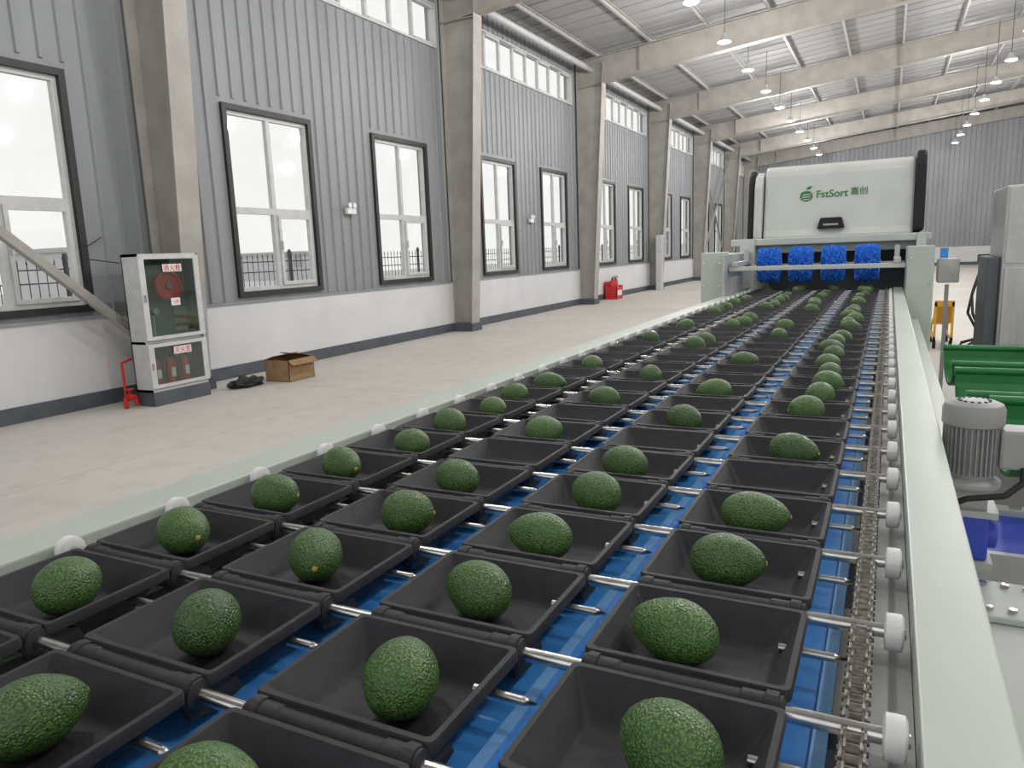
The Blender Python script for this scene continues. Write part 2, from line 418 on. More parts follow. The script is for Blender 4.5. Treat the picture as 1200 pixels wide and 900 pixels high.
def chain(x, label):
    t = thing('drive_chain', label, 'chain', (x, 3.7, ZR-.01), 'roller chains of the conveyor')
    for s, nm in ((0, 'link_plate'), (1, 'link_roller')):
        bm = B(); y = YB; k = 0; p = .0160
        while y < 7.4:
            if s == 0:
                o = .0028 if k % 2 else 0
                for sx in (-1, 1):
                    xx = x + sx*(.0068+o)
                    prism(bm, [(y-.005, ZR-.0068), (y+p*.5, ZR-.0054), (y+p+.005, ZR-.0068), (y+p+.007, ZR), (y+p+.005, ZR+.0068), (y+p*.5, ZR+.0052), (y-.005, ZR+.0068), (y-.007, ZR)], 'x', xx-.0012, xx+.0012)
            else:
                tube(bm, (x-.0055, y, ZR), (x+.0055, y, ZR), .0064, 8); tube(bm, (x-.0130, y, ZR), (x+.0130, y, ZR), .0028, 6)
            y += p; k += 1
        obj(nm, bm, 'dsteel', t)
chain(-.009, 'steel roller chain beside the right side rail')
chain(-1.098, 'steel roller chain beside the left side rail')

XR0, XR1 = .024, -1.142
rod = thing('cross_rod', '', 'rod', (0, 0, ZR), 'cross rods carrying the trays')
bm = B(); tube(bm, (XR1, 0, ZR), (XR0, 0, ZR), .0080, 14); obj('shaft', bm, 'steel', rod, smooth=True)
for x, s in ((XR0, 1), (XR1, -1)):
    bm = B(); lathe(bm, [(.0105, -.010), (.0185, -.0095), (.0208, -.008), (.0212, 0), (.0208, .0075), (.017, .0098), (.0115, .0103)], (x, 0, ZR), 'x', 24)
    rl = obj('roller', bm, 'white', rod, smooth=True)
    bm = B(); tube(bm, (x+s*.008, 0, ZR), (x+s*.0125, 0, ZR), .0065, 6); obj('bolt_head', bm, 'steel', rl)

tray = thing('carrier_tray', '', 'tray', (0, 0, ZR), 'black carrier trays on the conveyor')
bm = B()
hw = .1055; y0, y1 = .010, .185; zt = ZR+.016
def ringv(x, a, b, z, r):
    pts = []
    for sx, sy in ((1, 1), (-1, 1), (-1, -1), (1, -1)):
        cx = sx*(x-r); cy = (b-r) if sy > 0 else (a+r)
        base = {(1,1): 0, (-1,1): 90, (-1,-1): 180, (1,-1): 270}[(sx, sy)]
        for k in range(4):
            an = math.radians(base + 30*k); pts.append(bm.verts.new((cx + r*math.cos(an), cy + r*math.sin(an), z)))
    return pts
prof = [(.074, .040, .154, ZR-.029, .010), (.094, .021, .174, zt-.013, .008), (.0955, .0195, .1755, zt-.0125, .008), (hw, y0, y1, zt-.012, .008), (hw, y0, y1, zt-.001, .008),
        (hw-.001, y0+.001, y1-.001, zt+.001, .007), (hw-.007, y0+.007, y1-.007, zt+.001, .006), (hw-.0085, y0+.0085, y1-.0085, zt-.0015, .006), (.077, .043, .151, ZR-.0170, .012), (.071, .049, .145, ZR-.0220, .010)]
rs = [ringv(*p) for p in prof]
for a, b in zip(rs, rs[1:]):
    for i in range(16): bm.faces.new((a[i], a[(i+1)%16], b[(i+1)%16], b[i]))
bm.faces.new(rs[0]); bm.faces.new(rs[-1])
obj('pan', bm, 'black', tray, smooth=True)
bm = B()
lathe(bm, [(.0105, -.102), (.0158, -.100), (.0158, -.062), (.0140, -.060), (.0140, .060), (.0158, .062), (.0158, .100), (.0105, .102)], (0, 0, ZR), 'x', 18)
obj('hinge_bar', bm, 'black', tray, smooth=True)
for s in (-1, 1):
    bm = B()
    lathe(bm, [(.011, -.008), (.0182, -.006), (.0182, .006), (.011, .008)], (s*.090, 0, ZR), 'x', 18)
    prism(bm, [(-.013, ZR-.004), (-.011, ZR-.026), (.030, ZR-.032), (.060, ZR-.026), (.052, ZR-.008), (.012, ZR+.010)], 'x', s*.090-.006, s*.090+.006)
    obj('clamp', bm, 'black', tray, bevel=.001)
bm = B(); prism(bm, [(.000, ZR-.012), (.030, ZR-.022), (.024, ZR+.010), (.008, ZR+.013)], 'x', -.092, .092); obj('web', bm, 'black', tray)
bm = B(); tube(bm, (.080, .128, ZR-.004), (.137, .128, ZR-.004), .0048, 12); tube(bm, (.137, .128, ZR-.004), (.153, .128, ZR-.004), .0048, 12, 0); obj('pin', bm, 'pin', tray, smooth=True)

def avo_mesh(seed, L=.050, Rr=.0385, pear=.16):
    bm = B(); nu, nv = 40, 28; rows = []
    top = bm.verts.new((L, 0, 0)); bot = bm.verts.new((-L, 0, 0))
    for j in range(1, nv):
        th = PI*j/nv; ring = []
        for i in range(nu):
            a = 2*PI*i/nu
            r = Rr*(math.sin(th)**.96)*(1-pear*math.cos(th)*(.6+.4*math.cos(th)))
            p = Vector((L*math.cos(th), r*math.cos(a), r*math.sin(a)))
            k = 1 + .018*noise.noise(p*38+Vector((seed*7, 0, 0))) + .010*noise.noise(p*170+Vector((0, seed*3, 0)))
            ring.append(bm.verts.new(p*k))
        rows.append(ring)
    for i in range(nu):
        bm.faces.new((top, rows[0][i], rows[0][(i+1)%nu])); bm.faces.new((bot, rows[-1][(i+1)%nu], rows[-1][i]))
    for a, b in zip(rows, rows[1:]):
        for i in range(nu): bm.faces.new((a[i], b[i], b[(i+1)%nu], a[(i+1)%nu]))
    return bm
avos = []
for s in range(5):
    t = thing('avocado', '', 'avocado', (0, 0, 0), 'avocados in the carrier trays')
    L = (.048, .050, .045, .053, .043)[s]; Rr = (.0380, .0365, .0380, .0355, .034)[s]
    obj('fruit', avo_mesh(s, L, Rr, (.14, .2, .06, .22, .1)[s]), 'avo', t, smooth=True)
    bm = B(); lathe(bm, [(.0036, -.001), (.0040, .0010), (.0024, .0018)], (L, 0, 0), 'x', 10); obj('stem', bm, 'stem', t, smooth=True)
    avos.append((t, Rr))
LANES = ['rightmost lane', 'second lane from the right', 'third lane from the right', 'leftmost lane']
EMPTY = {(4,1),(4,3),(5,2),(6,1),(6,3),(7,2),(8,3)}
FIX = {(0,1): (.02, 155, 0), (1,1): (-.028, 165, 3), (2,1): (-.008, 10, 1), (3,1): (-.002, 5, 3), (0,2): (.018, 110, 0), (1,2): (-.01, 160, 1), (2,2): (-.012, 175, 3), (3,2): (.0, 160, 0),
       (0,3): (.006, 120, 2), (1,3): (-.008, -50, 0), (2,3): (.015, 20, 2), (3,3): (-.012, 165, 1), (0,4): (.015, 100, 2), (1,4): (-.006, -15, 0), (2,4): (.0, 15, 2), (-1,3): (-.005, 80, 1), (-1,2): (-.03, 10, 0), (4,2): (-.012, 165, 1), (5,1): (.012, -12, 1), (8,2): (0, 190, 1)}
rod_t, tray_t = rod, tray
pend = []
for n in NR:
    y = rodY(n); r = n+2
    pend.append(('rod', rod_t, (0, y, ZR), 'steel cross rod with white end rollers, %s row from the front' % ordw(r), None))
    for li, x in enumerate(LX):
        pend.append(('tray', tray_t, (x, y, ZR), 'black plastic carrier tray, %s row from the front, %s' % (ordw(r), LANES[li]), (0, 0, 0)))
        lane = li+1
        if n < 9: full = (n, lane) not in EMPTY
        elif lane == 1: full = random.random() < (.9 if n < 14 else .62)
        else: full = random.random() < .42
        if full:
            rz = random.uniform(-.6, .6) + random.choice((0, PI, 1.5)); dx = random.uniform(-.022, .022); s = random.randrange(5)
            if (n, lane) in FIX: dx, dg, s = FIX[(n, lane)]; rz = math.radians(dg)
            a, rr = avos[s]
            pend.append(('avo%d' % s, a, (x+dx, y+.094+random.uniform(-.005, .005), ZR-.0222+rr*1.005), 'bumpy green avocado in the tray %s row from the front, %s' % (ordw(r), LANES[li]), (random.uniform(-.3, .3), 0, rz)))
srcs = {}
for key, root, loc, lab, rot in pend:
    if key in srcs: dup(root, loc, lab, rot)
    else: srcs[key] = (root, loc, lab, rot)
for key, (root, loc, lab, rot) in srcs.items():
    root.location = loc; root['label'] = lab
    if rot: root.rotation_euler = rot

# ------------------------------------------------------------------ sorting machine
sm = thing('sorting_machine', 'pale green and white sorting machine hood at the far end of the conveyor', 'machine', (-.45, 9, 0))
def mp(name, m, f, parent=sm, **k):
    bm = B(); f(bm); return obj(name, bm, m, parent, **k)
mp('hood', 'mint2', lambda b: prism(b, [(8.42, 1.60), (8.46, 1.68), (8.54, 2.24), (8.57, 2.31), (8.66, 2.35), (10.6, 2.35), (10.6, 1.60)], 'x', -1.22, .20), bevel=.025)
mp('end_panel', 'blackp', lambda b: prism(b, [(8.42, 1.58), (8.50, 2.18), (8.54, 2.26), (8.62, 2.32), (8.76, 2.34), (10.62, 2.34), (10.62, 1.58)], 'x', -1.38, -1.31), bevel=.02)
mp('end_panel', 'blackp', lambda b: prism(b, [(8.36, 1.62), (8.44, 2.26), (8.47, 2.34), (8.54, 2.39), (8.68, 2.41), (10.62, 2.41), (10.62, 1.58)], 'x', .20, .29), bevel=.025)
mp('side_fin', 'mint2', lambda b: prism(b, [(8.38, 1.60), (8.44, 2.14), (8.50, 2.24), (8.64, 2.30), (10.5, 2.30), (10.5, 1.60)], 'x', -1.31, -1.23), bevel=.01)
mp('ledge', 'mint2', lambda b: (box(b, -1.46, .34, 7.95, 8.5, 1.53, 1.60), box(b, -1.36, .30, 8.1, 8.5, 1.45, 1.53)), bevel=.01)
mp('base_cabinet', 'mint2', lambda b: (box(b, -1.36, -1.22, 7.9, 10.6, .1, 1.6), box(b, .22, .30, 7.9, 10.6, .1, 1.6), box(b, -1.22, .22, 9.4, 10.6, .1, 1.59)), bevel=.005)
hd = mp('handle', 'blackp', lambda b: prism(b, [(-.68, 1.68), (-.42, 1.68), (-.45, 1.79), (-.65, 1.79)], 'y', 8.39, 8.48), bevel=.01)
mp('grip_slot', 'grey', lambda b: box(b, -.62, -.48, 8.382, 8.395, 1.71, 1.73), hd)
tilt = Matrix.Rotation(math.radians(90-8.2), 4, 'X')
def fy(z): return 8.46 + (z-1.68)*.143 - .003
text('lettering', 'FstSort', .104, Matrix.Translation((-.555, fy(2.03), 2.03)) @ tilt, 'greent', sm, bold=.0018)
text('lettering', '嘉创', .082, Matrix.Translation((-.300, fy(2.038), 2.038)) @ tilt, 'greent', sm, bold=.0006)
bm = B()
pts = []
for i in range(28):
    a = 2*PI*i/28; r = .060*(1-.16*max(0, math.sin(a))**6 - .08*max(0, -math.sin(a))**8)
    pts.append((-.800 + r*1.02*math.cos(a), 2.02 + r*math.sin(a)))
prism(bm, pts, 'y', fy(2.02)-.006, fy(2.02)+.02)
lg = obj('logo_apple', bm, 'greent', sm)
mp('logo_leaf', 'greent', lambda b: prism(b, [(-.805, 2.086), (-.79, 2.113), (-.75, 2.123), (-.76, 2.096)], 'y', fy(2.1)-.006, fy(2.1)+.02), lg)
for dz in (-.026, .0, .024):
    mp('logo_stripe', 'mint2', lambda b: prism(b, [(-.862+abs(dz)*.4, 1.995+dz), (-.82, 2.018+dz), (-.77, 2.016+dz), (-.735-abs(dz)*.4, 2.038+dz), (-.77, 2.006+dz), (-.82, 2.006+dz)], 'y', fy(2.02)-.012, fy(2.02)-.006), lg)
for x0, x1, zb in ((.125, .315, 0.0), (-1.47, -1.275, 0.0)):
    p = mp('gantry_post', 'mint', lambda b: box(b, x0, x1, 6.62, 6.86, zb, 1.49), bevel=.008)
    mp('side_cover', 'mint2', lambda b: box(b, x0+.012, x1-.012, 6.86, 7.9, .55, 1.47), p, bevel=.008)
    for xx in (x0+.03, x1-.03):
        for zz in (1.40, 1.2): mp('bolt', 'steel', lambda b: tube(b, (xx, 6.612, zz), (xx, 6.62, zz), .008, 8), p)
mp('inner_plate', 'lgrey', lambda b: (box(b, -1.265, -1.245, 6.5, 7.9, 1.121, 1.47),), bevel=.003)
mp('gantry_beam', 'mint2', lambda b: (box(b, -1.24, .12, 6.66, 6.71, 1.325, 1.362),), bevel=.004)
for x in (-1.19, .06):
    mp('beam_bracket', 'lgrey', lambda b: (box(b, x-.025, x+.025, 6.65, 7.3, 1.364, 1.40), box(b, x-.02, x+.02, 7.25, 7.29, 1.40, 1.50)))
mp('brush_shaft', 'stain', lambda b: tube(b, (-1.24, 7.30, 1.345), (.12, 7.30, 1.345), .018, 12), smooth=True)
mp('inner_shroud', 'dgrey', lambda b: (box(b, -1.22, .22, 9.0, 9.02, .9, 1.45),))  # dark sheet added to stand for the shade inside the machine
for li, x in enumerate(LX):
    bm = B(); nu, nv = 90, 32; rows = []
    for j in range(nv+1):
        xx = x-.102+.204*j/nv; ring = []
        e = 1-.12*abs(2*j/nv-1)**4
        for i in range(nu):
            a = 2*PI*i/nu; rr = .163*e + random.uniform(-.030, .006)
            if j in (0, nv): rr = .03
            ring.append(bm.verts.new((xx+random.uniform(-.0028, .0028), 7.30+rr*math.cos(a), 1.350+rr*math.sin(a))))
        rows.append(ring)
    for a, b in zip(rows, rows[1:]):
        for i in range(nu): bm.faces.new((a[i], a[(i+1)%nu], b[(i+1)%nu], b[i]))
    br = obj('brush', bm, 'brush', sm)
    bm = B(); lathe(bm, [(.02, x-.109), (.035, x-.107), (.035, x+.107), (.02, x+.109)], (0, 7.30, 1.345), 'x', 16); obj('brush_core', bm, 'lgrey', br)

# ------------------------------------------------------------------ right-hand outlets
ou = thing('outlet_bench', 'pale green lower steel bench running along the right of the conveyor', 'bench', (.25, 3.5, 0))
def op(name, m, f, parent=ou, **k):
    bm = B(); f(bm); return obj(name, bm, m, parent, **k)
op('side_beam', 'mint', lambda b: (box(b, .135, .22, 2.55, 6.55, .86, .93), box(b, .135, .145, 2.55, 6.55, .74, .86)), bevel=.004)
op('side_beam', 'mint2', lambda b: (box(b, .135, .27, .7, 1.82, .72, .80),), bevel=.004)
for y in (2.7, 4.2, 6.2): op('leg', 'mint', lambda b: box(b, .15, .20, y, y+.05, 0, .86))
for y in (.9, 1.5): op('leg', 'mint', lambda b: box(b, .15, .20, y, y+.05, 0, .72))
bp = op('bolted_plate', 'mint2', lambda b: box(b, .145, .40, 1.62, 1.80, .801, .815), bevel=.003)
for xx in (.17, .21, .25, .29, .33, .37):
    for yy in (1.65, 1.77): op('bolt', 'steel', lambda b: tube(b, (xx, yy, .815), (xx, yy, .823), .008, 6), bp)
op('junction_box', 'lgrey', lambda b: box(b, .275, .40, 1.25, 1.55, .72, .80), bevel=.006)
def belt(x0, ya, yb, z, label):
    t = thing('outlet_belt', label, 'conveyor', (.7, (ya+yb)/2, z-.1), 'blue outlet belts')
    bm = B(); box(bm, x0, 1.5, ya+.02, yb-.02, z-.06, z); obj('belt', bm, 'navy', t, bevel=.012)
    for yy in (ya, yb-.02):
        bm = B(); box(bm, x0, 1.5, yy, yy+.02, z-.1, z+.012); obj('side_guard', bm, 'lgrey', t)
    for xx in (.5, 1.4):
        for yy in (ya, yb-.03):
            bm = B(); box(bm, xx, xx+.03, yy, yy+.03, 0, z-.1); obj('leg', bm, 'lgrey', t)
belt(.15, 1.97, 2.33, .80, 'blue outlet belt conveyor leading right beside the motor')
belt(.26, 2.97, 3.18, .72, 'blue outlet belt conveyor between the green chutes')
def chute(x0, x1, ya, yb, z, label, h=.13):
    t = thing('green_chute', label, 'chute', (x0, (ya+yb)/2, 0), 'green outlet chutes')
    bm = B(); n = 14; c = (ya+yb)/2; w_ = (yb-ya)/2
    outer = [(c-w_*math.cos(PI*i/n), z+h-h*math.sin(PI*i/n)**.6) for i in range(n+1)]
    inner = [(c-(w_-.014)*math.cos(PI*i/n), z+h-(h-.014)*math.sin(PI*i/n)**.6) for i in range(n+1)]
    for i in range(n):
        prism(bm, [outer[i], outer[i+1], inner[i+1], inner[i]], 'x', x0, x1)
    bmesh.ops.remove_doubles(bm, verts=bm.verts, dist=.0001)
    obj('trough', bm, 'green', t)
    for yy in (ya+.007, yb-.007):
        bm = B(); tube(bm, (x0-.005, yy, z+h), (x1, yy, z+h), .017, 12); obj('rolled_edge', bm, 'green', t, smooth=True)
    for xx in (x0+.2, x1-.1):
        bm = B(); box(bm, xx, xx+.04, c-.02, c+.02, 0, z+.01); obj('leg', bm, 'mint', t)
chute(.29, 1.6, 4.0, 4.62, .82, 'long green steel chute farthest back, right of the conveyor', .14)
chute(.29, 1.6, 3.22, 3.82, .82, 'long green steel chute in front of the farthest one', .14)
chute(.33, 1.6, 2.37, 2.93, .84, 'green steel chute just behind the grey motor', .16)

cx, cy = .183, 1.89
mo = thing('electric_motor', 'grey finned electric motor standing beside the right side rail', 'motor', (cx, cy, 0))
def mop(name, m, f, parent=mo, **k):
    bm = B(); f(bm); return obj(name, bm, m, parent, **k)
mop('body', 'grey', lambda b: lathe(b, [(.046, 1.02), (.048, 1.03), (.048, 1.14), (.046, 1.142)], (cx, cy, 0), 'z', 32), smooth=True)
def fins(b):
    for i in range(34):
        a = 2*PI*i/34; d = Vector((math.cos(a), math.sin(a), 0)); n = Vector((-d.y, d.x, 0))*.0012; c = Vector((cx, cy, 0))
        q = [c+d*.046-n, c+d*.057-n, c+d*.057+n, c+d*.046+n]
        prism(b, [(v.x, v.y) for v in q], 'z', 1.032, 1.138)
mop('cooling_fins', 'grey', fins)
fc = mop('fan_cover', 'grey', lambda b: lathe(b, [(.059, 1.140), (.061, 1.143), (.061, 1.175), (.056, 1.186), (.042, 1.192), (.02, 1.194)], (cx, cy, 0), 'z', 32), smooth=True)
def grille(b):
    for i in range(14):
        a = 2*PI*i/14; box(b, cx+.030*math.cos(a)-.003, cx+.030*math.cos(a)+.003, cy+.030*math.sin(a)-.005, cy+.030*math.sin(a)+.005, 1.190, 1.1945)
mop('vent_slots', 'rubber', grille, fc)
mop('end_flange', 'lgrey', lambda b: (lathe(b, [(.058, 1.000), (.061, 1.004), (.061, 1.014), (.05, 1.022)], (cx, cy, 0), 'z', 32),), smooth=True)
tb = mop('terminal_box', 'grey', lambda b: box(b, cx+.050, cx+.115, cy-.04, cy+.04, 1.05, 1.135), bevel=.006)
mop('box_lid', 'grey', lambda b: box(b, cx+.115, cx+.122, cy-.043, cy+.043, 1.047, 1.138), tb, bevel=.003)
mop('gearbox', 'navy', lambda b: (box(b, cx-.04, cx+.04, cy-.05, cy+.05, .84, .94), tube(b, (cx-.05, cy, .89), (cx+.06, cy, .89), .033, 20)), bevel=.006)
mop('mounting_bracket', 'lgrey', lambda b: (box(b, cx-.05, cx+.055, cy-.055, cy+.055, .94, .955), box(b, cx-.035, cx+.035, cy-.035, cy+.035, .955, 1.0), box(b, cx-.05, cx+.05, cy-.06, cy+.06, .82, .84), box(b, cx-.03, cx+.02, cy-.03, cy+.03, 0, .82)))
mop('cable', 'rubber', lambda b: path(b, [(cx+.095, cy-.04, 1.055), (cx+.093, cy-.06, 1.03), (cx+.06, cy-.075, 1.002), (cx-.01, cy-.08, .990), (cx-.055, cy-.075, .96), (cx-.060, cy-.07, .89)], .007), smooth=True)

t = thing('steel_cabinet', 'tall brushed steel control cabinet at the right edge behind the chutes', 'cabinet', (1.15, 7.3, 0))
bm = B(); box(bm, .78, 1.6, 6.9, 7.7, .08, 1.92); obj('body', bm, 'stain', t, bevel=.01)
bm = B(); box(bm, .80, 1.18, 6.885, 6.9, .7, 1.3); box(bm, 1.20, 1.58, 6.885, 6.9, .7, 1.3); d = obj('door', bm, 'stain', t, bevel=.004)
bm = B(); box(bm, .80, 1.58, 6.885, 6.9, 1.33, 1.9); obj('upper_panel', bm, 'lgrey', t, bevel=.004)
bm = B(); box(bm, 1.13, 1.15, 6.87, 6.885, .95, 1.1); obj('handle', bm, 'blackp', d)
bm = B(); box(bm, .69, .78, 6.95, 7.6, .3, 1.38); obj('side_panel', bm, 'dgrey', t, bevel=.01)
bm = B(); box(bm, .80, 1.58, 6.95, 7.65, 0, .08); obj('plinth', bm, 'dgrey', t)

t = thing('operator_stand', 'small pale control box on a post right of the gantry', 'control stand', (.45, 7.35, 0))
bm = B(); box(bm, .435, .465, 7.335, 7.365, 0, 1.15); obj('post', bm, 'lgrey', t)
bm = B(); box(bm, .37, .53, 7.25, 7.45, 1.17, 1.37); obj('control_box', bm, 'lgrey', t, bevel=.01)
bm = B(); box(bm, .35, .55, 7.23, 7.47, 0, .02); obj('base_plate', bm, 'lgrey', t)
bm = B(); box(bm, .38, .44, 7.24, 7.26, 1.375, 1.46); obj('switch', bm, 'blue', t)

t = thing('yellow_trolley', 'small yellow steel trolley ramp standing on the floor beyond the machine', 'trolley', (.72, 12.2, 0))
bm = B(); prism(bm, [(11.9, .60), (12.2, .35), (12.9, .25), (12.9, .30), (12.2, .42), (11.9, .68)], 'x', .60, .84); obj('ramp', bm, 'yellow', t)
for x in (.60, .81):
    bm = B(); box(bm, x, x+.03, 11.9, 12.9, .12, .17); box(bm, x, x+.03, 12.85, 12.9, .12, .26); box(bm, x, x+.03, 11.9, 11.95, .12, .66); obj('side_frame', bm, 'yellow', t)
for x in (.62, .82):
    for y in (12.0, 12.8):
        bm = B(); tube(bm, (x-.02, y, .06), (x+.02, y, .06), .06, 16); obj('wheel', bm, 'rubber', t, smooth=True)

SX = 1.16
t = thing('black_stand', 'black wheeled stand draped with loose cables beside the steel cabinet', 'stand', (SX, 12., 0))
bm = B(); tube(bm, (SX, 12, .1), (SX, 12, 1.2), .03, 12); obj('pole', bm, 'rubber', t)
for k in range(5):
    a = 2*PI*k/5+.3; e = (SX+.22*math.cos(a), 12+.22*math.sin(a))
    bm = B(); tube(bm, (SX, 12, .16), (*e, .08), .02, 8); l = obj('leg', bm, 'rubber', t)
    bm = B(); tube(bm, (e[0]-.015, e[1], .035), (e[0]+.015, e[1], .035), .035, 12); obj('wheel', bm, 'rubber', l)
bm = B()
for k in range(5):
    a = 1.2*k; path(bm, [(SX+.05*math.cos(a), 12+.05*math.sin(a), 1.15-.03*k), (SX+.14*math.cos(a), 12+.14*math.sin(a), .9-.05*k), (SX+.16*math.cos(a+.4), 12+.16*math.sin(a+.4), .5), (SX+.05*math.cos(a+.8), 12+.05*math.sin(a+.8), .3)], .018, 6)
obj('cable', bm, 'rubber', t, smooth=True)
bm = B(); box(bm, SX-.08, SX+.08, 11.95, 12.05, 1.2, 1.3); obj('top_box', bm, 'rubber', t)

# ------------------------------------------------------------------ left-wall furniture
def extinguisher(x, y, z, label, s=1.0, group=None):
    t = thing('fire_extinguisher', label, 'fire extinguisher', (x, y, z), group)
    bm = B(); lathe(bm, [(.05*s, z), (.06*s, z+.01), (.06*s, z+.30*s), (.05*s, z+.345*s), (.02*s, z+.375*s)], (x, y, 0), 'z', 20); obj('cylinder', bm, 'red', t, smooth=True)
    bm = B(); tube(bm, (x, y, z+.37*s), (x, y, z+.41*s), .016*s, 10); box(bm, x-.01, x+.07*s, y-.01, y+.01, z+.41*s, z+.425*s); box(bm, x-.01, x+.06*s, y-.008, y+.008, z+.44*s, z+.452*s); obj('valve', bm, 'rubber', t)
    bm = B(); path(bm, [(x+.01, y+.02, z+.40*s), (x+.03, y+.075*s, z+.35*s), (x+.03, y+.075*s, z+.1*s)], .009*s); obj('hose', bm, 'rubber', t)
    bm = B(); box(bm, x+.058*s, x+.062*s, y-.03*s, y+.03*s, z+.12*s, z+.24*s); obj('label_plate', bm, 'white', t)
    return t
fc_ = thing('fire_cabinet', 'white fire hose cabinet with glass doors standing against the first column', 'cabinet', (-7.40, 5.85, 0))
def fp(name, m, f, parent=fc_, **k):
    bm = B(); f(bm); return obj(name, bm, m, parent, **k)
CX0, CX1, CY0, CY1 = -7.53, -7.27, 5.46, 6.25
fp('body', 'wframe', lambda b: (box(b, CX0, CX0+.015, CY0, CY1, .16, 1.69), box(b, CX0, CX1, CY0, CY0+.015, .16, 1.69), box(b, CX0, CX1, CY1-.015, CY1, .16, 1.69),
    box(b, CX0, CX1, CY0, CY1, .16, .19), box(b, CX0, CX1, CY0, CY1, 1.66, 1.69), box(b, CX0, CX1-.02, CY0, CY1, .70, .73)))
fp('inner_lining', 'lining', lambda b: (box(b, CX0+.015, CX0+.02, CY0+.015, CY1-.015, .19, 1.66), box(b, CX0+.02, CX1-.01, CY1-.02, CY1-.015, .19, 1.66), box(b, CX0+.02, CX1-.01, CY0+.015, CY0+.02, .19, 1.66)))  # panels added in a dark tone so the inside looks dim
fp('plinth', 'base', lambda b: box(b, CX0, CX1+.01, CY0+.01, CY1-.01, 0, .16))
for z0, z1, nm in ((.74, 1.67, 'upper'), (.20, .70, 'lower')):
    w = .07
    d = fp('door', 'wframe', lambda b: (box(b, CX1, CX1+.02, CY0, CY0+w, z0, z1), box(b, CX1, CX1+.02, CY1-w, CY1, z0, z1), box(b, CX1, CX1+.02, CY0+w, CY1-w, z0, z0+.04), box(b, CX1, CX1+.02, CY0+w, CY1-w, z1-.04, z1)))
    fp('door_glass', 'dglass', lambda b: box(b, CX1+.005, CX1+.01, CY0+w, CY1-w, z0+.04, z1-.04), d)
    fp('latch', 'steel', lambda b: box(b, CX1+.02, CX1+.035, CY0+.02, CY0+.04, (z0+z1)/2-.04, (z0+z1)/2+.04), d)
RM = Matrix(((0, 0, 1, 0), (1, 0, 0, 0), (0, 1, 0, 0), (0, 0, 0, 1)))
for body, z, w, s, yc in (('消火栓', 1.53, .125, .078, 5.88), ('灭火器', .60, .12, .074, 5.90), ('119', 1.15, .06, .045, 5.88)):
    p = fp('sign_plate', 'white', lambda b: box(b, CX1+.021, CX1+.024, yc-w, yc+w, z-.042, z+.042))
    text('sign_text', body, s, Matrix.Translation((CX1+.0255, yc, z-.004)) @ RM, 'redt', p, .0006, .0006)
hr = fp('hose_reel', 'red', lambda b: lathe(b, [(.05, -7.40), (.14, -7.39), (.17, -7.38), (.17, -7.315), (.145, -7.305), (.13, -7.33), (.05, -7.33)], (0, 5.87, 1.33), 'x', 32), smooth=True)
fp('hub', 'dgrey', lambda b: tube(b, (-7.33, 5.87, 1.33), (-7.31, 5.87, 1.33), .04, 16), hr)
fp('valve_pipe', 'grey', lambda b: (tube(b, (-7.45, 5.70, .75), (-7.45, 5.70, 1.1), .03, 12), tube(b, (-7.45, 5.70, 1.05), (-7.36, 5.70, 1.05), .04, 12)))
for k in range(3): extinguisher(-7.40, 5.64+.19*k, .19, 'red fire extinguisher, %s inside the lower glass door' % ('left one', 'middle one', 'right one')[k], .85, 'extinguishers in the fire cabinet')
pp = thing('fire_water_pipe', 'red fire water pipe with valve left of the fire cabinet', 'pipe', (-7.6, 5.4, 0))
bm = B(); path(bm, [(-7.62, 5.38, 0), (-7.62, 5.38, .50), (-7.62, 5.5, .53)], .014, 12); obj('riser', bm, 'red', pp, smooth=True)
bm = B(); path(bm, [(-7.52, 5.30, 0), (-7.52, 5.30, .12), (-7.52, 5.43, .12), (-7.52, 5.43, .02)], .024, 12); tube(bm, (-7.52, 5.32, .12), (-7.52, 5.37, .12), .045, 12); obj('elbow', bm, 'red', pp, smooth=True)
bm = B(); lathe(bm, [(.02, .20), (.05, .205), (.05, .215), (.02, .22)], (-7.52, 5.36, 0), 'z', 16); tube(bm, (-7.52, 5.36, .12), (-7.52, 5.36, .21), .010, 8); obj('hand_wheel', bm, 'red', pp)

cb = thing('cardboard_box', 'open brown cardboard box on the floor beside the wall', 'box', (-7.1, 7.45, 0))
bm = B(); X0, X1, Ya, Yb = -7.31, -6.90, 7.20, 7.68; zc = .28
box(bm, X0, X1, Ya, Yb, 0, .006); box(bm, X0, X0+.006, Ya, Yb, 0, zc); box(bm, X1-.006, X1, Ya, Yb, 0, zc); box(bm, X0, X1, Ya, Ya+.006, 0, zc); box(bm, X0, X1, Yb-.006, Yb, 0, zc)
obj('body', bm, 'card', cb)
for q in (((X1, zc), (X1+.08, zc-.06), (X1+.08, zc-.054), (X1, zc+.006)), ((X0, zc), (X0+.16, zc+.05), (X0+.16, zc+.056), (X0, zc+.006))):
    bm = B(); prism(bm, q, 'y', Ya, Yb); obj('flap', bm, 'card', cb)
bm = B(); prism(bm, [(Yb, zc), (Yb-.2, zc+.06), (Yb-.2, zc+.066), (Yb, zc+.006)], 'x', X0, X1); obj('flap', bm, 'card', cb)
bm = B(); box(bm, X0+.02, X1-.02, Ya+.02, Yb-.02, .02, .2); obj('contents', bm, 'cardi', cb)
bm = B(); bmesh.ops.create_icosphere(bm, subdivisions=4, radius=1)
for v in bm.verts:
    n = noise.noise(v.co*2.2)*.45 + noise.noise(v.co*6)*.15
    v.co = Vector((-7.25+v.co.x*.13*(1+n), 6.80+v.co.y*.24*(1+n), max(0, .05+v.co.z*.07*(1+n*2))))
solo('black_bag', bm, 'rubber', 'crumpled black bag on the floor beside the cardboard box', 'bag', smooth=True)

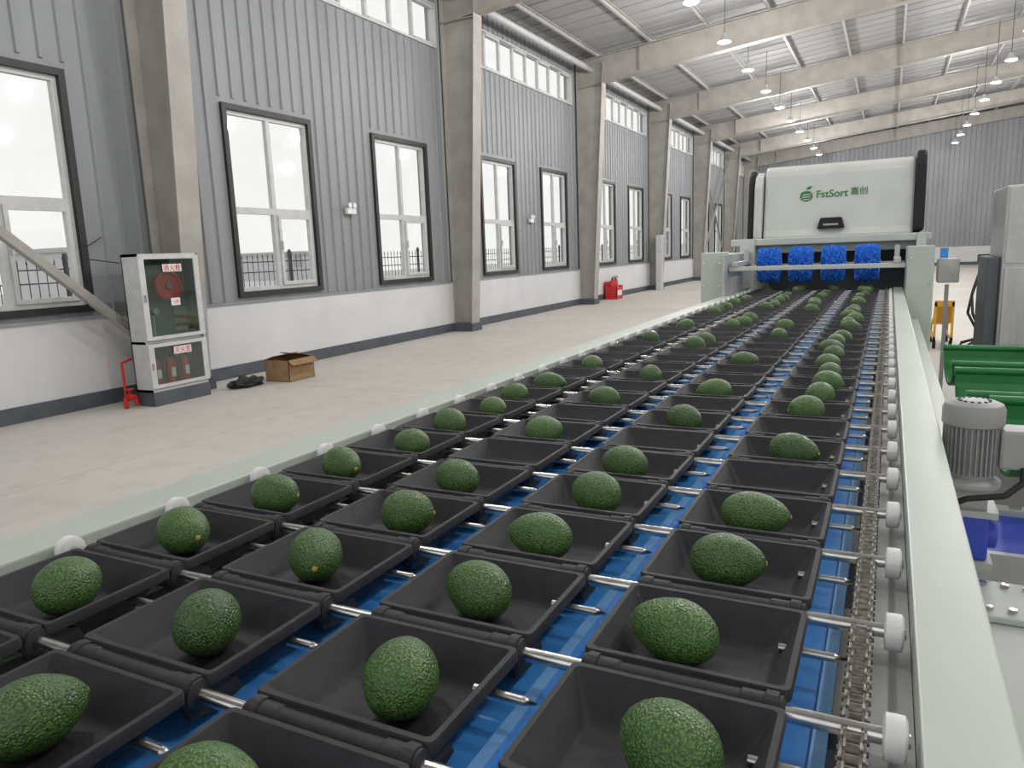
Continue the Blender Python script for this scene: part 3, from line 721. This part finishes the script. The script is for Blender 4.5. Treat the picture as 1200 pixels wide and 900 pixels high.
for y, lab in ((10.06, 'white twin-head emergency light on wall between two nearest whole windows'), (17.1, 'white twin-head emergency light on wall behind the second column')):
    t = thing('emergency_light', lab, 'light', (XW+.05, y, 2.3), 'wall emergency lights')
    bm = B(); box(bm, XW+.03, XW+.1, y-.11, y+.11, 2.28, 2.38); obj('housing', bm, 'white', t, bevel=.008)
    for s in (-1, 1):
        bm = B(); lathe(bm, [(.02, -.02), (.04, 0), (.045, .03)], (XW+.09, 0, 0), 'x', 14); bmesh.ops.translate(bm, vec=(0, y+s*.06, 2.42), verts=bm.verts); obj('lamp_head', bm, 'white', t, smooth=True)

t = thing('extinguisher_stand', 'red steel extinguisher box on floor at the wall beyond third column', 'box', (-7.75, 22.6, 0))
bm = B(); box(bm, -7.95, -7.55, 22.3, 22.9, 0, .04); box(bm, -7.95, -7.93, 22.3, 22.9, .04, .55); box(bm, -7.95, -7.55, 22.3, 22.32, .04, .42); box(bm, -7.95, -7.55, 22.88, 22.9, .04, .42); box(bm, -7.57, -7.55, 22.3, 22.9, .04, .38); obj('body', bm, 'red', t)
bm = B(); box(bm, -7.549, -7.545, 22.4, 22.8, .12, .28); obj('sign_plate', bm, 'white', t)
for k in range(2): extinguisher(-7.75, 22.45+.3*k, .04, 'red fire extinguisher, %s in the red floor box' % ('nearer one', 'farther one')[k], 1.5, 'extinguishers in the floor box')
t = thing('electrical_box', 'tall white electrical cabinet standing against the fourth column', 'box', (-7.5, 27.25, 0))
bm = B(); box(bm, -7.66, -7.45, 27.10, 27.38, 0, 2.0); obj('body', bm, 'wframe', t, bevel=.01)
bm = B(); box(bm, -7.449, -7.44, 27.13, 27.35, .95, 1.95); obj('door', bm, 'lgrey', t)
bm = B(); path(bm, [(-7.54, 5.45, 1.60), (-7.75, 5.2, 1.66), (-7.95, 5.35, 1.78), (-8.0, 5.6, 1.9)], .006)
solo('conduit_wire', bm, 'rubber', 'thin black wire looping from the fire cabinet to the wall', 'wire', smooth=True)

# ------------------------------------------------------------------ lamps
def lamp(x, y, label):
    zl = 6.0; zt = roofz(x)-.16
    t = thing('high_bay_lamp', label, 'lamp', (x, y, zl), 'hanging high bay lamps')
    bm = B(); tube(bm, (x, y, zl+.18), (x, y, zt), .007, 6); obj('cord', bm, 'rubber', t)
    bm = B(); lathe(bm, [(.04, zl+.19), (.055, zl+.18), (.06, zl+.11), (.145, zl+.03), (.15, zl+.012)], (x, y, 0), 'z', 24); obj('housing', bm, 'lgrey', t, smooth=True)
    bm = B(); lathe(bm, [(.135, zl+.011), (.14, zl), (.12, zl-.012)], (x, y, 0), 'z', 24); obj('diffuser', bm, 'lampw', t, smooth=True)
    ld = bpy.data.lights.new('lamp_light', 'POINT'); ld.shadow_soft_size = .13; ld.energy = 175; ld.color = (1, .985, .96)
    lo = bpy.data.objects.new('lamp_light', ld); COL.objects.link(lo); lo.parent = t; lo.location = (0, 0, -.17)
for i in range(-4, 10):
    y = 14.8 + 3.15*i
    lab = 'hanging round high bay lamp, %s from the front in the left row' % ordw(i+5)
    lamp(-3.5, y, lab)
    lamp(2.6, y-.1, lab.replace('left', 'middle'))
    if i % 2 == 0: lamp(9., y-.1, lab.replace('left', 'right'))  # unseen third row, added to brighten the ceiling and far wall

# ------------------------------------------------------------------ world
w = bpy.data.worlds.new('world'); S.world = w; w.use_nodes = True
N = w.node_tree.nodes; L = w.node_tree.links
bg = N['Background']; bg.inputs['Strength'].default_value = 1.15
tc = N.new('ShaderNodeTexCoord'); sp = N.new('ShaderNodeSeparateXYZ'); rp = N.new('ShaderNodeValToRGB')
L.new(tc.outputs['Generated'], sp.inputs[0]); L.new(sp.outputs['Z'], rp.inputs['Fac']); L.new(rp.outputs['Color'], bg.inputs['Color'])
rp.color_ramp.elements[0].color = (.92, .92, .89, 1); rp.color_ramp.elements[1].color = (.94, .96, .98, 1)
S.view_settings.view_transform = 'Standard'
